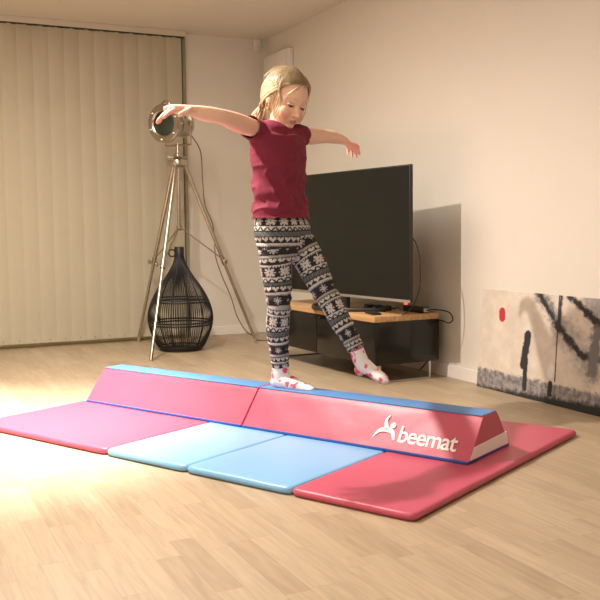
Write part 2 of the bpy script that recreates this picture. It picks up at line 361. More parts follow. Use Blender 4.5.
# ------------------------------------------------------------------ canvas leaning on the right wall
def canvas():
    a0, a1, ht = 3.05, 4.45, .55
    root = empty('canvas_print', R((a0 + a1) / 2, .06, 0), 'wide cream and grey canvas with a red spot leaning on the right wall', 'picture')
    lean = math.asin(.042 / ht); ez = (UP * math.cos(lean) - DB * math.sin(lean)); ey = DB * math.cos(lean) + UP * math.sin(lean)
    o = R(a0, .048, .001)
    me_m = bpy.data.materials.new('canvas_paint'); me_m.use_nodes = True; nt = me_m.node_tree; b = nt.nodes['Principled BSDF']; Lk = nt.links.new
    b.inputs['Roughness'].default_value = .8
    tc = nd(nt, 'ShaderNodeTexCoord'); mp = nd(nt, 'ShaderNodeMapping')
    Lk(tc.outputs['UV'], mp.inputs[0]); P = mp.outputs[0]
    sx = nd(nt, 'ShaderNodeSeparateXYZ'); Lk(P, sx.inputs[0]); X, Y = sx.outputs['X'], sx.outputs['Y']
    def mth(op, a, bb=None):
        n = nd(nt, 'ShaderNodeMath', operation=op)
        for i, x in enumerate((a, bb)):
            if x is None: continue
            if isinstance(x, (int, float)): n.inputs[i].default_value = x
            else: Lk(x, n.inputs[i])
        return n.outputs[0]
    def rng(x, a, b_, c=0, d=1):
        n = nd(nt, 'ShaderNodeMapRange'); n.interpolation_type = 'SMOOTHSTEP'
        Lk(x, n.inputs[0]); n.inputs[1].default_value = a; n.inputs[2].default_value = b_; n.inputs[3].default_value = c; n.inputs[4].default_value = d; return n.outputs[0]
    def nz(scale, det=5):
        n = nd(nt, 'ShaderNodeTexNoise'); n.inputs['Scale'].default_value = scale; n.inputs['Detail'].default_value = det; n.inputs['Roughness'].default_value = .65; Lk(P, n.inputs['Vector']); return n.outputs['Fac']
    N1, N2 = nz(9), nz(34)
    def mix(fac, c1, c2):
        n = nd(nt, 'ShaderNodeMix', data_type='RGBA')
        Lk(fac, n.inputs['Factor'])
        if isinstance(c1, tuple): n.inputs['A'].default_value = (*c1, 1)
        else: Lk(c1, n.inputs['A'])
        if isinstance(c2, tuple): n.inputs['B'].default_value = (*c2, 1)
        else: Lk(c2, n.inputs['B'])
        return n.outputs['Result']
    col = mix(rng(N1, .35, .7), (.60, .53, .44), (.70, .63, .54))
    # grey pavement-like band along the bottom edge
    edge = mth('ADD', Y, mth('MULTIPLY', mth('SUBTRACT', N2, .5), .05))
    col = mix(rng(edge, .115, .095), col, mix(rng(N2, .35, .65), (.15, .14, .145), (.34, .31, .30)))
    col = mix(rng(mth('ADD', edge, mth('MULTIPLY', X, -.05)), .02, -.01), col, (.02, .02, .02))
    def stroke(x0, y0, x1, y1, w, soft, rough, c):
        nonlocal col
        dx, dy = x1 - x0, y1 - y0; L2 = dx * dx + dy * dy
        px = mth('SUBTRACT', X, x0); py = mth('SUBTRACT', Y, y0)
        t_ = mth('DIVIDE', mth('ADD', mth('MULTIPLY', px, dx), mth('MULTIPLY', py, dy)), L2)
        cl = nd(nt, 'ShaderNodeClamp'); Lk(t_, cl.inputs[0]); t2 = cl.outputs[0]
        qx = mth('SUBTRACT', px, mth('MULTIPLY', t2, dx)); qy = mth('SUBTRACT', py, mth('MULTIPLY', t2, dy))
        d = mth('SQRT', mth('ADD', mth('MULTIPLY', qx, qx), mth('MULTIPLY', qy, qy)))
        d = mth('ADD', d, mth('MULTIPLY', mth('SUBTRACT', N2, .5), rough)); d = mth('ADD', d, mth('MULTIPLY', mth('SUBTRACT', N1, .5), rough * .8))
        col = mix(rng(d, w + soft, w - soft), col, c)
    dk = (.025, .024, .026); gr = (.16, .15, .15)
    stroke(.183, .43, .186, .405, .027, .003, .010, (.50, .03, .04))
    stroke(.405, .05, .40, .20, .018, .005, .016, dk)
    stroke(.385, .17, .405, .33, .026, .006, .03, dk)
    stroke(.595, .05, .60, .10, .018, .005, .02, dk); stroke(.59, .15, .60, .18, .022, .006, .02, (.74, .70, .66))
    stroke(.46, .56, .62, .42, .03, .03, .12, gr); stroke(.66, .38, .90, .20, .05, .06, .16, (.30, .27, .25)); stroke(.90, .55, 1.3, .30, .10, .08, .2, (.26, .24, .23)); stroke(.46, .56, .62, .40, .012, .01, .05, dk); stroke(.62, .40, .80, .27, .020, .012, .05, dk); stroke(.62, .56, .63, .12, .004, .002, .004, dk)
    stroke(.63, .38, .635, .55, .012, .008, .02, dk)
    stroke(.80, .27, .95, .26, .018, .012, .04, dk); stroke(.88, .20, .90, .42, .035, .02, .07, gr)
    stroke(.70, .55, .88, .44, .020, .012, .05, dk); stroke(.88, .44, 1.2, .44, .018, .012, .05, dk)
    Lk(col, b.inputs['Base Color'])
    bm = bmesh.new(); add_box(bm, o, DR * (a1 - a0), -ey * .02, ez * ht, .0015, 1)
    uvl = bm.loops.layers.uv.new('UVMap')
    for f in bm.faces:
        for l in f.loops:
            d = l.vert.co - o; l[uvl].uv = (d.dot(DR), d.dot(ez))
    link('stretched_canvas', bm, me_m, root, smooth=False)
    # stretcher bars seen from behind
    bm = bmesh.new(); bk = o - ey * .0205
    for q in (.0, (a1 - a0) - .04): add_box(bm, bk + DR * q + ez * .02, DR * .04, -ey * .012, ez * (ht - .04))
    for q in (.02, ht - .06): add_box(bm, bk + DR * .04 + ez * q, DR * (a1 - a0 - .08), -ey * .012, ez * .04)
    link('stretcher_frame', bm, mat('pine_stretcher', (.5, .36, .2), .6), root, smooth=False)
canvas()

# ------------------------------------------------------------------ television cabinet
CL = V((-.479, .878, 0)).normalized(); CW = V((CL.y, -CL.x, 0))      # along the cabinet to its far end / towards the wall
CF1 = R(2.76, .54, 0); CLen, CDep = 1.33, .455
wood = bpy.data.materials.new('oak_veneer'); wood.use_nodes = True
nt = wood.node_tree; b = nt.nodes['Principled BSDF']; b.inputs['Roughness'].default_value = .45
g = nd(nt, 'ShaderNodeNewGeometry'); mp = nd(nt, 'ShaderNodeMapping'); mp.inputs['Rotation'].default_value = (0, 0, -math.atan2(CL.y, CL.x)); mp2 = nd(nt, 'ShaderNodeMapping'); mp2.inputs['Scale'].default_value = (2, 40, 40)
nt.links.new(g.outputs['Position'], mp.inputs[0]); nt.links.new(mp.outputs[0], mp2.inputs[0])
nz_ = nd(nt, 'ShaderNodeTexNoise'); nz_.inputs['Scale'].default_value = 1.2; nz_.inputs['Detail'].default_value = 4; nt.links.new(mp2.outputs[0], nz_.inputs['Vector'])
rp = nd(nt, 'ShaderNodeValToRGB'); rp.color_ramp.elements[0].color = (.36, .20, .085, 1); rp.color_ramp.elements[1].color = (.56, .35, .16, 1); rp.color_ramp.elements[0].position = .3; rp.color_ramp.elements[1].position = .7
nt.links.new(nz_.outputs['Fac'], rp.inputs[0]); nt.links.new(rp.outputs[0], b.inputs['Base Color'])
M['oak'] = wood
tvc = empty('tv_cabinet', CF1 + CL * CLen / 2 + CW * CDep / 2, 'low television cabinet with oak top, glossy black doors and thin steel sled legs', 'cabinet')
bm = bmesh.new(); add_box(bm, CF1 + UP * .357, CL * CLen, CW * CDep, UP * .034, .002, 2); link('top_board', bm, M['oak'], tvc, auto=40)
bm = bmesh.new(); add_box(bm, CF1 + UP * .108 + CW * .018 + CL * .0, CL * CLen, CW * (CDep - .018), UP * .249, .003, 2); link('body', bm, M['gloss_black'], tvc, auto=40)
for k in range(2):
    L2 = CLen / 2 - .003
    bm = bmesh.new(); add_box(bm, CF1 + CL * (k * (L2 + .006)) + UP * .11, CL * L2, CW * .0175, UP * .243, .002, 2); d = link('door', bm, M['gloss_black'], tvc, auto=40)
    bm = bmesh.new(); add_box(bm, CF1 + CL * (L2 - .06 if k == 0 else L2 + .03) - CW * .012 + UP * .335, CL * .03, CW * .012, UP * .008, .001); link('handle', bm, M['black'], d, smooth=False)
for k in (0.03, CLen - .042):
    bm = bmesh.new(); c0 = CF1 + CL * k
    add_box(bm, c0 + CW * .05, CL * .012, CW * .012, UP * .108); add_box(bm, c0 + CW * (CDep - .05), CL * .012, CW * .012, UP * .108); add_box(bm, c0 + CW * .062, CL * .012, CW * (CDep - .112), UP * .010)
    link('leg', bm, M['steel'], tvc, smooth=False)

# ------------------------------------------------------------------ television
TL = V((-.531, .847, 0)).normalized(); TW = V((TL.y, -TL.x, 0)); T0 = V((0.6166, 4.9622, 0)); TH0, TH1, TWd = 0.472, 1.245, 1.39
tv = empty('television', T0 + TL * TWd / 2 + UP * .391, 'large flat black television switched off, standing on the low oak-topped cabinet', 'television')
bm = bmesh.new(); add_box(bm, T0 + UP * TH0, TL * TWd, TW * .022, UP * (TH1 - TH0), .003, 2); add_box(bm, T0 + TL * .25 + TW * .020 + UP * (TH0 + .03), TL * (TWd - .5), TW * .045, UP * .42, .012, 3); link('housing', bm, M['black'], tv, auto=40)
bm = bmesh.new(); add_box(bm, T0 + UP * (TH0 + .022) + TL * .008 - TW * .0015, TL * (TWd - .016), TW * .002, UP * (TH1 - TH0 - .03)); link('screen', bm, M['screen'], tv, smooth=False)
bm = bmesh.new(); add_box(bm, T0 + UP * (TH0) - TW * .003, TL * TWd, TW * .005, UP * .016, .001); link('bottom_bezel', bm, M['silver'], tv, smooth=False)
bm = bmesh.new(); add_box(bm, T0 + UP * (TH0 - .010) + TL * .03 - TW * .004, TL * .02, TW * .01, UP * .008, .001); link('standby_light', bm, M['led'], tv, smooth=False)
bm = bmesh.new(); cT = T0 + TL * TWd / 2
add_box(bm, cT - TL * .07 + TW * .004 + UP * .40, TL * .14, TW * .03, UP * .10, .004)
arc = [cT + TL * (q * .33) - TW * (.155 * (1 - q * q) ) + TW * .10 * (q * q) + UP * .402 for q in [x / 8 for x in range(-8, 9)]]
tube(bm, arc, [(.014, .010)] * 17, 10, ref=(0, 0, 1)); add_box(bm, cT - TL * .05 - TW * .15 + UP * .393, TL * .1, TW * .17, UP * .012, .002)
link('stand', bm, M['black'], tv, auto=40)
bm = bmesh.new(); tube(bm, catmull([T0 + TL * .09 + TW * .035 + UP * .82, T0 + TL * .02 + TW * .04 + UP * .83, T0 - TL * .02 + TW * .05 + UP * .74, T0 - TL * .03 + TW * .05 + UP * .62, T0 - TL * .01 + TW * .05 + UP * .52, T0 + TL * .06 + TW * .05 + UP * .43, T0 + TL * .12 + TW * .04 + UP * .395], 6), .0035, 6); link('cable', bm, M['black_cord'], tv)
# things on the cabinet
def on_cab(l, w, z=.391): return CF1 + CL * l + CW * w + UP * z
bm = bmesh.new(); add_box(bm, on_cab(.09, .045), CL * .13 + CW * .03, (CW * .055 - CL * .012), UP * .012, .003, 2)
rc = empty('remote_control', on_cab(.15, .09), 'flat black remote control lying at the front edge of the oak cabinet top', 'remote control')
link('casing', bm, M['black'], rc, auto=40)
bm = bmesh.new()
for i in range(4):
    for j in range(2): add_box(bm, on_cab(.115 + i * .022 + .002 * j, .06 + i * .005 + j * .016, .4025), CL * .010, CW * .008, UP * .002)
link('button', bm, M['under'], rc, smooth=False)
labs = ['small black box with cables behind the television foot, nearest the remote control', 'small black adapter under the middle right part of the television edge', 'small black adapter under the television corner beside the red light']
for i, (l, w, sx_, sy_, sz_) in enumerate([(.45, .25, .05, .05, .028), (.36, .25, .05, .05, .03), (.265, .25, .045, .05, .032)]):
    e = empty('media_adapter', on_cab(l, w), labs[i], 'adapter', 'small black adapters under the television')
    bm = bmesh.new(); add_box(bm, on_cab(l, w), CL * sx_, CW * sy_, UP * sz_, .004, 2); link('casing', bm, M['black'], e, auto=40)
    bm = bmesh.new(); add_box(bm, on_cab(l + .012, w - .002, .391 + .01), CL * .02, CW * .004, UP * .008); link('socket', bm, M['silver'], e, smooth=False)
    bm = bmesh.new(); tube(bm, catmull([on_cab(l + .01, w + .05, .401), on_cab(l - .01, w + .08, .41), on_cab(l - .03, w + .10, .397), on_cab(l - .04, w + .12, .395)], 5), .0025, 6); link('cable', bm, M['black_cord'], e)
ps = empty('power_strip', on_cab(.02, .33), 'black power block with looping cord on near right end of oak cabinet', 'power strip')
bm = bmesh.new(); add_box(bm, on_cab(.012, .345), CL * .20, CW * .05, UP * .036, .005, 2); link('casing', bm, M['black'], ps, auto=40)
bm = bmesh.new(); add_box(bm, on_cab(.0085, .352, .398), CL * .004, CW * .034, UP * .022, .001); link('end_cap', bm, M['silver'], ps, smooth=False)
bm = bmesh.new(); tube(bm, catmull([on_cab(.01, .37, .408), on_cab(-.03, .40, .415), on_cab(-.07, .47, .40), on_cab(-.085, .49, .36), on_cab(-.07, .475, .335), on_cab(-.02, .46, .345), on_cab(.05, .45, .34), on_cab(.04, .445, .27), on_cab(.03, .45, .20), on_cab(.10, .455, .10), on_cab(.2, .46, .02)], 7), .004, 6); link('cord', bm, M['black_cord'], ps)

# ------------------------------------------------------------------ folding gym mat
mt = empty('folding_mat', Mt(1.13, .69), 'large folding gym mat with red ends and light blue middle lying on the floor', 'gym mat')
MT = .0275
def mat_panel(u0, u1, m, seed, lift=0.0, both=(0, 0)):
    """puffy foam panel: rounded edges, slightly pillowed top; front edge sags"""
    nu, nv = 26, 44; D = 1.39; bm = bmesh.new(); w = u1 - u0
    def prof(x, L, r=.02):          # distance from edge rounding 0..1
        d = min(x, L - x)
        return 1.0 if d >= r else math.sqrt(max(0, 1 - (1 - d / r) ** 2))
    us = [0, .003, .008, .015, .024] + [.05 + (w - .1) * i / (nu - 1) for i in range(nu)] + [w - .024, w - .015, w - .008, w - .003, w]
    vs = [0, .003, .008, .015, .024] + [.05 + (D - .1) * i / (nv - 1) for i in range(nv)] + [D - .024, D - .015, D - .008, D - .003, D]
    def pt(x, y, side):
        p = prof(x, w, .013) * prof(y, D, .014)
        ce = max(0, 1 - min(x, w - x) / .035) ** 2 * .016
        y = y + ce * max(0, 1 - y / .2) - ce * max(0, 1 - (D - y) / .2)
        h = MT * (.5 + .5 * p) + .0018 * noise.noise(V((x * 6 + seed, y * 4, seed))) * p
        if side: return Mt(u0 + x, y, lift + max(h, .004))
        return Mt(u0 + x, y, lift + MT * .5 * (1 - p) * .8 + .0005)
    T = [[bm.verts.new(pt(x, y, 1)) for y in vs] for x in us]; B = [[bm.verts.new(pt(x, y, 0)) for y in vs] for x in us]
    a, b_ = len(us), len(vs)
    for i in range(a - 1):
        for j in range(b_ - 1):
            bm.faces.new((T[i][j], T[i + 1][j], T[i + 1][j + 1], T[i][j + 1])); bm.faces.new((B[i][j], B[i][j + 1], B[i + 1][j + 1], B[i + 1][j]))
    for i in range(a - 1):
        bm.faces.new((T[i][0], B[i][0], B[i + 1][0], T[i + 1][0])); bm.faces.new((T[i][-1], T[i + 1][-1], B[i + 1][-1], B[i][-1]))
    for j in range(b_ - 1):
        bm.faces.new((T[0][j], T[0][j + 1], B[0][j + 1], B[0][j])); bm.faces.new((T[-1][j], B[-1][j], B[-1][j + 1], T[-1][j + 1]))
    return link('panel', bm, m, mt, auto=60)
tag(mat_panel(0, .478, M['vinyl_red'], 1), 'red right-hand panel')
tag(mat_panel(.478, .968, M['vinyl_blue'], 2), 'light blue panel')
tag(mat_panel(.968, 1.41, M['vinyl_blue'], 3), 'light blue panel')
tag(mat_panel(1.41, 2.30, M['vinyl_red'], 4), 'red left-hand panel')

# ------------------------------------------------------------------ balance beam
BV0, BHW, BTW, BH = .608, .358, .124, .160; BX, BLn = .1227, 2.1345
bmr = empty('balance_beam', Mt(BX + BLn / 2, BV0 + BHW / 2, MT), 'long red foam balance beam with blue top lying across the gym mat', 'balance beam'); bmr['kind'] = 'thing'
def beam_half(u0, u1, seed):
    bm = bmesh.new(); nu = 40; s0 = (BHW - BTW) / 2
    # cross-section (v, z) with rounded corners
    sec = []
    def seg(p, q, n):
        for i in range(n): sec.append((p[0] + (q[0] - p[0]) * i / n, p[1] + (q[1] - p[1]) * i / n))
    seg((0.0, .010), (s0 - .004, BH - .010), 10); seg((s0 - .004, BH - .010), (s0 + .006, BH - .001), 2); seg((s0 + .006, BH - .001), (BHW - s0 - .006, BH - .001), 6)
    seg((BHW - s0 - .006, BH - .001), (BHW - s0 + .004, BH - .010), 2); seg((BHW - s0 + .004, BH - .010), (BHW, .010), 10); seg((BHW, .010), (0, .010), 6)
    rings = []
    L = u1 - u0
    for i in range(nu + 1):
        x = L * i / nu; e = min(x, L - x); sq = min(1, e / .012); sh = 1 - .012 * (1 - math.sqrt(max(0, 1 - (1 - sq) ** 2)))
        ring = []
        for (v_, z_) in sec:
            cv, cz = BHW / 2, BH / 2
            pw = .0032 * noise.noise(V((x * 7 + seed, v_ * 7, z_ * 10)))
            dv, dz = v_ - cv, z_ - cz
            if z_ > .02: dv *= sh; dz *= sh
            nl = math.hypot(dv, dz)
            f = pw * (1 if .02 < z_ < BH - .015 else .2)
            ring.append(bm.verts.new(Mt(u0 + x, BV0 + cv + dv * (1 + f / max(nl, .01)), MT + cz + dz * (1 + f / max(nl, .01)))))
        rings.append(ring)
    n = len(sec)
    for a, b_ in zip(rings, rings[1:]):
        for k in range(n): bm.faces.new((a[k], a[(k + 1) % n], b_[(k + 1) % n], b_[k]))
    bm.faces.new(rings[0]); bm.faces.new(rings[-1][::-1])
    return link('beam_section', bm, M['vinyl_red'], bmr, auto=50)
USEAM = BX + 1.093
sec_r = beam_half(BX, USEAM, 1); sec_l = beam_half(USEAM, BX + BLn, 9)
for (a, b_, par) in ((BX, USEAM, sec_r), (USEAM, BX + BLn, sec_l)):
    bm = bmesh.new(); s0 = (BHW - BTW) / 2
    add_box(bm, Mt(a + .003, BV0 + s0 + .001, MT + BH - .003), MU * (b_ - a - .006), MV * (BTW - .002), UP * .0045, .0018, 2); tag(link('top_panel', bm, M['vinyl_top_blue'], par, auto=40), 'blue walking surface')
    bm = bmesh.new(); add_box(bm, Mt(a + .002, BV0 - .006, MT - .0005), MU * (b_ - a - .004), MV * (BHW + .012), UP * .0115, .003, 2); tag(link('base_binding', bm, M['board_blue'], par, auto=40), 'dark blue bottom edge')
# red piping over the fold
bm = bmesh.new(); s0 = (BHW - BTW) / 2
tube(bm, [Mt(USEAM, BV0 - .001, MT + .012), Mt(USEAM, BV0 + s0 - .005, MT + BH - .006), Mt(USEAM, BV0 + s0 + .006, MT + BH + .001), Mt(USEAM, BV0 + s0 + BTW - .006, MT + BH + .001), Mt(USEAM, BV0 + BHW - s0 + .005, MT + BH - .006), Mt(USEAM, BV0 + BHW + .001, MT + .012)], .0035, 8); link('piping', bm, M['piping'], bmr)
# white strap patch on the right end
def endpt(v_, z_): return Mt(BX - .002, BV0 + v_, MT + z_)
bm = bmesh.new()
p = [(.010, .013), (.345, .013), (.324, .064), (.047, .056)]
f = [bm.verts.new(endpt(*q)) for q in p]; k = [bm.verts.new(endpt(*q) + MU * .004) for q in p]
bm.faces.new(f); bm.faces.new(k[::-1])
for i in range(4): bm.faces.new((f[i], k[i], k[(i + 1) % 4], f[(i + 1) % 4]))
link('end_patch', bm, M['print_white'], sec_r, smooth=False)
# print on the front face
W_ = (MV * (BHW - BTW) / 2 + UP * BH); W_.normalize(); XD = -MU; NF = XD.cross(W_).normalized()
def face_pt(u, w, d=.0012): return Mt(u, BV0, MT) + W_ * w + NF * d
fc = bpy.data.curves.new('lettering', 'FONT'); fc.body = 'beemat'; fc.size = 1; fc.offset = .012; fc.extrude = .02; fc.space_character = .93
fo = bpy.data.objects.new('tmp_text', fc); COL.objects.link(fo)
dg = bpy.context.evaluated_depsgraph_get(); dg.update(); tm = bpy.data.meshes.new_from_object(fo.evaluated_get(dg)); bpy.data.objects.remove(fo)
bm = bmesh.new(); bm.from_mesh(tm); xs = [v.co.x for v in bm.verts]; ys = [v.co.y for v in bm.verts]; x0, x1, y1 = min(xs), max(xs), max(ys)
U0, U1, WB, WTp = .438, .186, .0405, .1075
for v in bm.verts:
    fx_ = (v.co.x - x0) / (x1 - x0); fy_ = v.co.y / y1; zz = v.co.z
    v.co = face_pt(U0 + (U1 - U0) * fx_, WB + (WTp - WB) * fy_ + .004 * (1 - fx_), .0052 + zz * .02)
link('lettering', bm, M['print_white'], sec_r, smooth=False)
bm = bmesh.new()
def lens_shape(pts_in, ws):
    c = catmull([V((a, b_, 0)) for a, b_ in pts_in], 6); wv = catmull([V((w, 0, 0)) for w in ws], 6)
    L, Rr = [], []
    for i, q in enumerate(c):
        t_ = (c[min(i + 1, len(c) - 1)] - c[max(i - 1, 0)]).normalized(); nn = V((-t_.y, t_.x, 0)); L.append(q + nn * wv[i].x); Rr.append(q - nn * wv[i].x)
    vf = [(bm.verts.new(face_pt(a.x, a.y, .0055)), bm.verts.new(face_pt(b_.x, b_.y, .0055))) for a, b_ in zip(L, Rr)]
    for a, b_ in zip(vf, vf[1:]): bm.faces.new((a[0], b_[0], b_[1], a[1]))
# emblem: an arched body with one raised limb and a round head
lens_shape([(.553, .048), (.532, .078), (.503, .088), (.472, .080), (.456, .048)], [.0015, .007, .011, .009, .004])
lens_shape([(.497, .086), (.510, .110), (.514, .130), (.504, .150)], [.010, .008, .0055, .002])
vv = [bm.verts.new(face_pt(.477 + .0125 * math.cos(a * math.pi / 8), .1085 + .0125 * math.sin(a * math.pi / 8), .0055)) for a in range(16)]; bm.faces.new(vv)
link('emblem', bm, M['print_white'], sec_r, smooth=False)

# ------------------------------------------------------------------ tripod lamp
TC = V((-.905, 6.735, 0))
lamp = empty('tripod_floor_lamp', TC, 'nickel tripod floor lamp with a searchlight head standing in front of the blind', 'lamp')
hub = TC + UP * 1.395
feet = [V((-1.028, 6.056, 0)), V((-1.31, 7.13, 0)), V((-.351, 6.971, 0))]
knobdirs = []
for f in feet:
    d = (f - hub); hd = V((d.x, d.y, 0)).normalized(); top = hub + hd * .045 + UP * .01
    ft = f + UP * .012; ax = (ft - top)
    bm = bmesh.new(); tube(bm, [top, top + ax * .55], .0155, 12, cap='flat'); tube(bm, [top + ax * .53, ft], .0125, 12, cap='flat'); tube(bm, [top + ax * .52, top + ax * .56], .020, 12, cap='flat')
    lg = link('leg', bm, M['metal'], lamp, auto=40)
    bm = bmesh.new(); tube(bm, [ft - UP * .011, ft + (top - ft).normalized() * .03], .013, 10, cap='flat'); link('foot', bm, M['steel'], lg, auto=40)
    kp = top + ax * .54; sd = hd.cross(UP).normalized(); sd = sd if sd.x * (1 if f.x > -1.1 and f.x > TC.x else -1) > 0 else -sd
    bm = bmesh.new(); tube(bm, [kp, kp + sd * .04], .004, 8); lathe(bm, [(.004, 0), (.017, .003), (.017, .013), (.006, .018)], kp + sd * .038, sd, 14); link('knob', bm, M['metal'], lg, auto=40)
    bm = bmesh.new(); tube(bm, [kp + V((0, 0, .01)), TC + UP * .905 + hd * .02], .0045, 8); link('brace', bm, M['metal'], lamp)
bm = bmesh.new(); tube(bm, [TC + UP * .89, TC + UP * 1.44], .014, 12, cap='flat'); lathe(bm, [(.012, 0), (.022, .005), (.022, .035), (.012, .04)], TC + UP * .89, UP, 16); link('column', bm, M['metal'], lamp, auto=40)
bm = bmesh.new(); lathe(bm, [(.02, -.03), (.075, -.02), (.078, .0), (.075, .02), (.05, .03), (.03, .05), (.03, .07), (.018, .075), (.018, .13)], hub, UP, 24)
tube(bm, [hub + UP * .10, TC + V((0, 0, 1.54))], .013, 12, cap='flat'); link('hub', bm, M['metal'], lamp, auto=40)
bm = bmesh.new(); tube(bm, [hub + UP * .045 - DB * .0 + V((-.07, -.02, 0)), hub + UP * .045 + V((.07, .02, 0))], .007, 8); link('clamp_bar', bm, M['steel'], lamp)
# head, drum facing left and towards the viewer
HA = V((-.47, -.88, -.06)).normalized(); HC = TC + V((-.035, -.066, 1.68)); HS = UP.cross(HA).normalized(); HU = HA.cross(HS)
bm = bmesh.new(); lathe(bm, [(.02, -.20), (.07, -.195), (.085, -.175), (.088, -.16), (.088, -.03), (.095, -.02), (.108, .0), (.112, .06), (.136, .065), (.141, .075), (.141, .095), (.132, .104), (.100, .104), (.090, .096)], HC, HA, 40)
link('lamp_housing', bm, M['metal'], lamp, auto=35)
bm = bmesh.new(); lathe(bm, [(.089, .096), (.070, .102), (.04, .106), (.0, .107)], HC, HA, 36); link('lens', bm, M['lens'], lamp, auto=60)
bm = bmesh.new()
for a in range(6):
    bm = bmesh.new(); q = math.radians(a * 60 + 20); d = HS * math.cos(q) + HU * math.sin(q); lathe(bm, [(.007, .0), (.007, .008), (.003, .011)], HC + d * .118 + HA * .103, HA, 8)
    link('rim_screw', bm, M['steel'], lamp, auto=40)
bm = bmesh.new(); lathe(bm, [(.094, -.165), (.097, -.16), (.097, -.15), (.094, -.145)], HC, HA, 36); lathe(bm, [(.092, -.06), (.095, -.055), (.095, -.045), (.092, -.04)], HC, HA, 36); link('cooling_rings', bm, M['steel'], lamp, auto=40)
bm = bmesh.new(); hc = HC + HU * .115 + HA * .055
tube(bm, catmull([hc - HS * .03 - HU * .01, hc - HS * .034 + HU * .03, hc + HU * .052, hc + HS * .034 + HU * .03, hc + HS * .03 - HU * .01], 6), .006, 8); link('top_handle', bm, M['metal'], lamp)
bm = bmesh.new()
for s in (-1, 1):
    pts = [HC + HS * s * .112 - HA * .075, HC + HS * s * .118 - HA * .075 - HU * .06, HC + HS * s * .112 - HA * .075 - HU * .155]
    tube(bm, pts, [(.011, .004)] * 3, 8, ref=HA); lathe(bm, [(.006, 0), (.022, .004), (.022, .02), (.010, .024)], HC + HS * s * .108 - HA * .075, HS * s, 16)
tube(bm, [HC + HS * -.112 - HA * .075 - HU * .155, HC + HS * .112 - HA * .075 - HU * .155], .007, 8)
lathe(bm, [(.018, 0), (.018, .06)], HC - HA * .075 - UP * .205, UP, 14)
link('yoke', bm, M['metal'], lamp, auto=40)
bm = bmesh.new(); bk = HC - HA * .195
lathe(bm, [(.022, 0), (.022, .01), (.012, .014)], HC + HS * (-.089) - HA * .10, -HS, 12); lathe(bm, [(.014, 0), (.014, .012), (.008, .014)], HC + HS * (-.089) - HA * .13 + HU * .03, -HS, 12)
link('switch', bm, M['black'], lamp, auto=40)
bm = bmesh.new(); tube(bm, catmull([tuple(bk - HU * .04), (-0.7561, 6.9000, 1.5069), (-0.7435, 6.9200, 1.2790), (-0.7278, 6.9200, 1.0867), (-0.6760, 6.9200, 0.9550), (-0.6599, 6.9300, 0.8310), (-0.6546, 6.9300, 0.6910), (-0.6085, 6.9500, 0.5335), (-0.5416, 6.9600, 0.3672), (-0.4976, 6.9700, 0.2159), (-0.4291, 6.9800, 0.0951), (-0.3686, 7.0200, 0.0499), (-.33, 7.10, .006), (-.18, 7.08, .006), (-.02, 6.9, .006), (.15, 6.72, .006)], 6), .0045, 6); link('power_cable', bm, M['cord'], lamp)

# ------------------------------------------------------------------ wire lantern
LC = V((-.895, 6.62, 0))
lan = empty('wire_lantern', LC, 'black teardrop wire lantern standing on the floor between the tripod legs', 'lantern')
prof = [(.150, .012), (.178, .04), (.215, .12), (.238, .20), (.240, .27), (.222, .345), (.186, .425), (.142, .495), (.100, .555), (.066, .61), (.044, .655), (.034, .70), (.032, .735)]
pz = catmull([V((r, h, 0)) for r, h in prof], 4)
bm = bmesh.new()
NW = 84
for k in range(NW):
    a = 2 * math.pi * k / NW; d = V((math.cos(a), math.sin(a), 0)); tube(bm, [LC + d * q.x + UP * q.y for q in pz], .0027, 4, ref=(-d.y, d.x, 0), cap='flat')
tag(link('wire_cage', bm, M['wire'], lan), kind='stuff')
for k in range(6):
    a = 2 * math.pi * (k + .35) / 6; d = V((math.cos(a), math.sin(a), 0)); bm = bmesh.new(); tube(bm, [LC + d * (q.x - .003) + UP * q.y for q in pz], .0055, 6, ref=(-d.y, d.x, 0), cap='flat'); link('rib', bm, M['wire'], lan)
def r_at(z):
    for a, b_ in zip(pz, pz[1:]):
        if a.y <= z <= b_.y: return a.x + (b_.x - a.x) * (z - a.y) / (b_.y - a.y)
    return .03
for z in (.195, .215, .365, .385, .030):
    bm = bmesh.new(); ring_tube(bm, LC + UP * z, UP, r_at(z) - .002, .006, 48, 8); link('hoop', bm, M['wire'], lan)
bm = bmesh.new(); lathe(bm, [(.150, .0), (.158, .003), (.158, .016), (.150, .02)], LC, UP, 40); link('base_plate', bm, M['wire'], lan, auto=40)
bm = bmesh.new(); lathe(bm, [(.040, .67), (.037, .70), (.036, .765), (.030, .772)], LC, UP, 24); link('neck_collar', bm, M['wire'], lan, auto=40)
bm = bmesh.new(); ring_tube(bm, LC + V((-.052, -.01, .725)), V((.1, 1, .1)), .026, .0055, 24, 8); link('carry_ring', bm, M['wire'], lan)

# ------------------------------------------------------------------ the girl
GF = V((.77, -.64, 0)).normalized(); GR = V((-GF.y * -1, -GF.x, 0)).normalized()      # facing, her right-hand side
GR = V((-.64, -.77, 0)).normalized()
girl = empty('person', (-.05, 3.91, .1875), 'child with tied-back fair hair in maroon t-shirt balancing on the beam with arms spread', 'person')

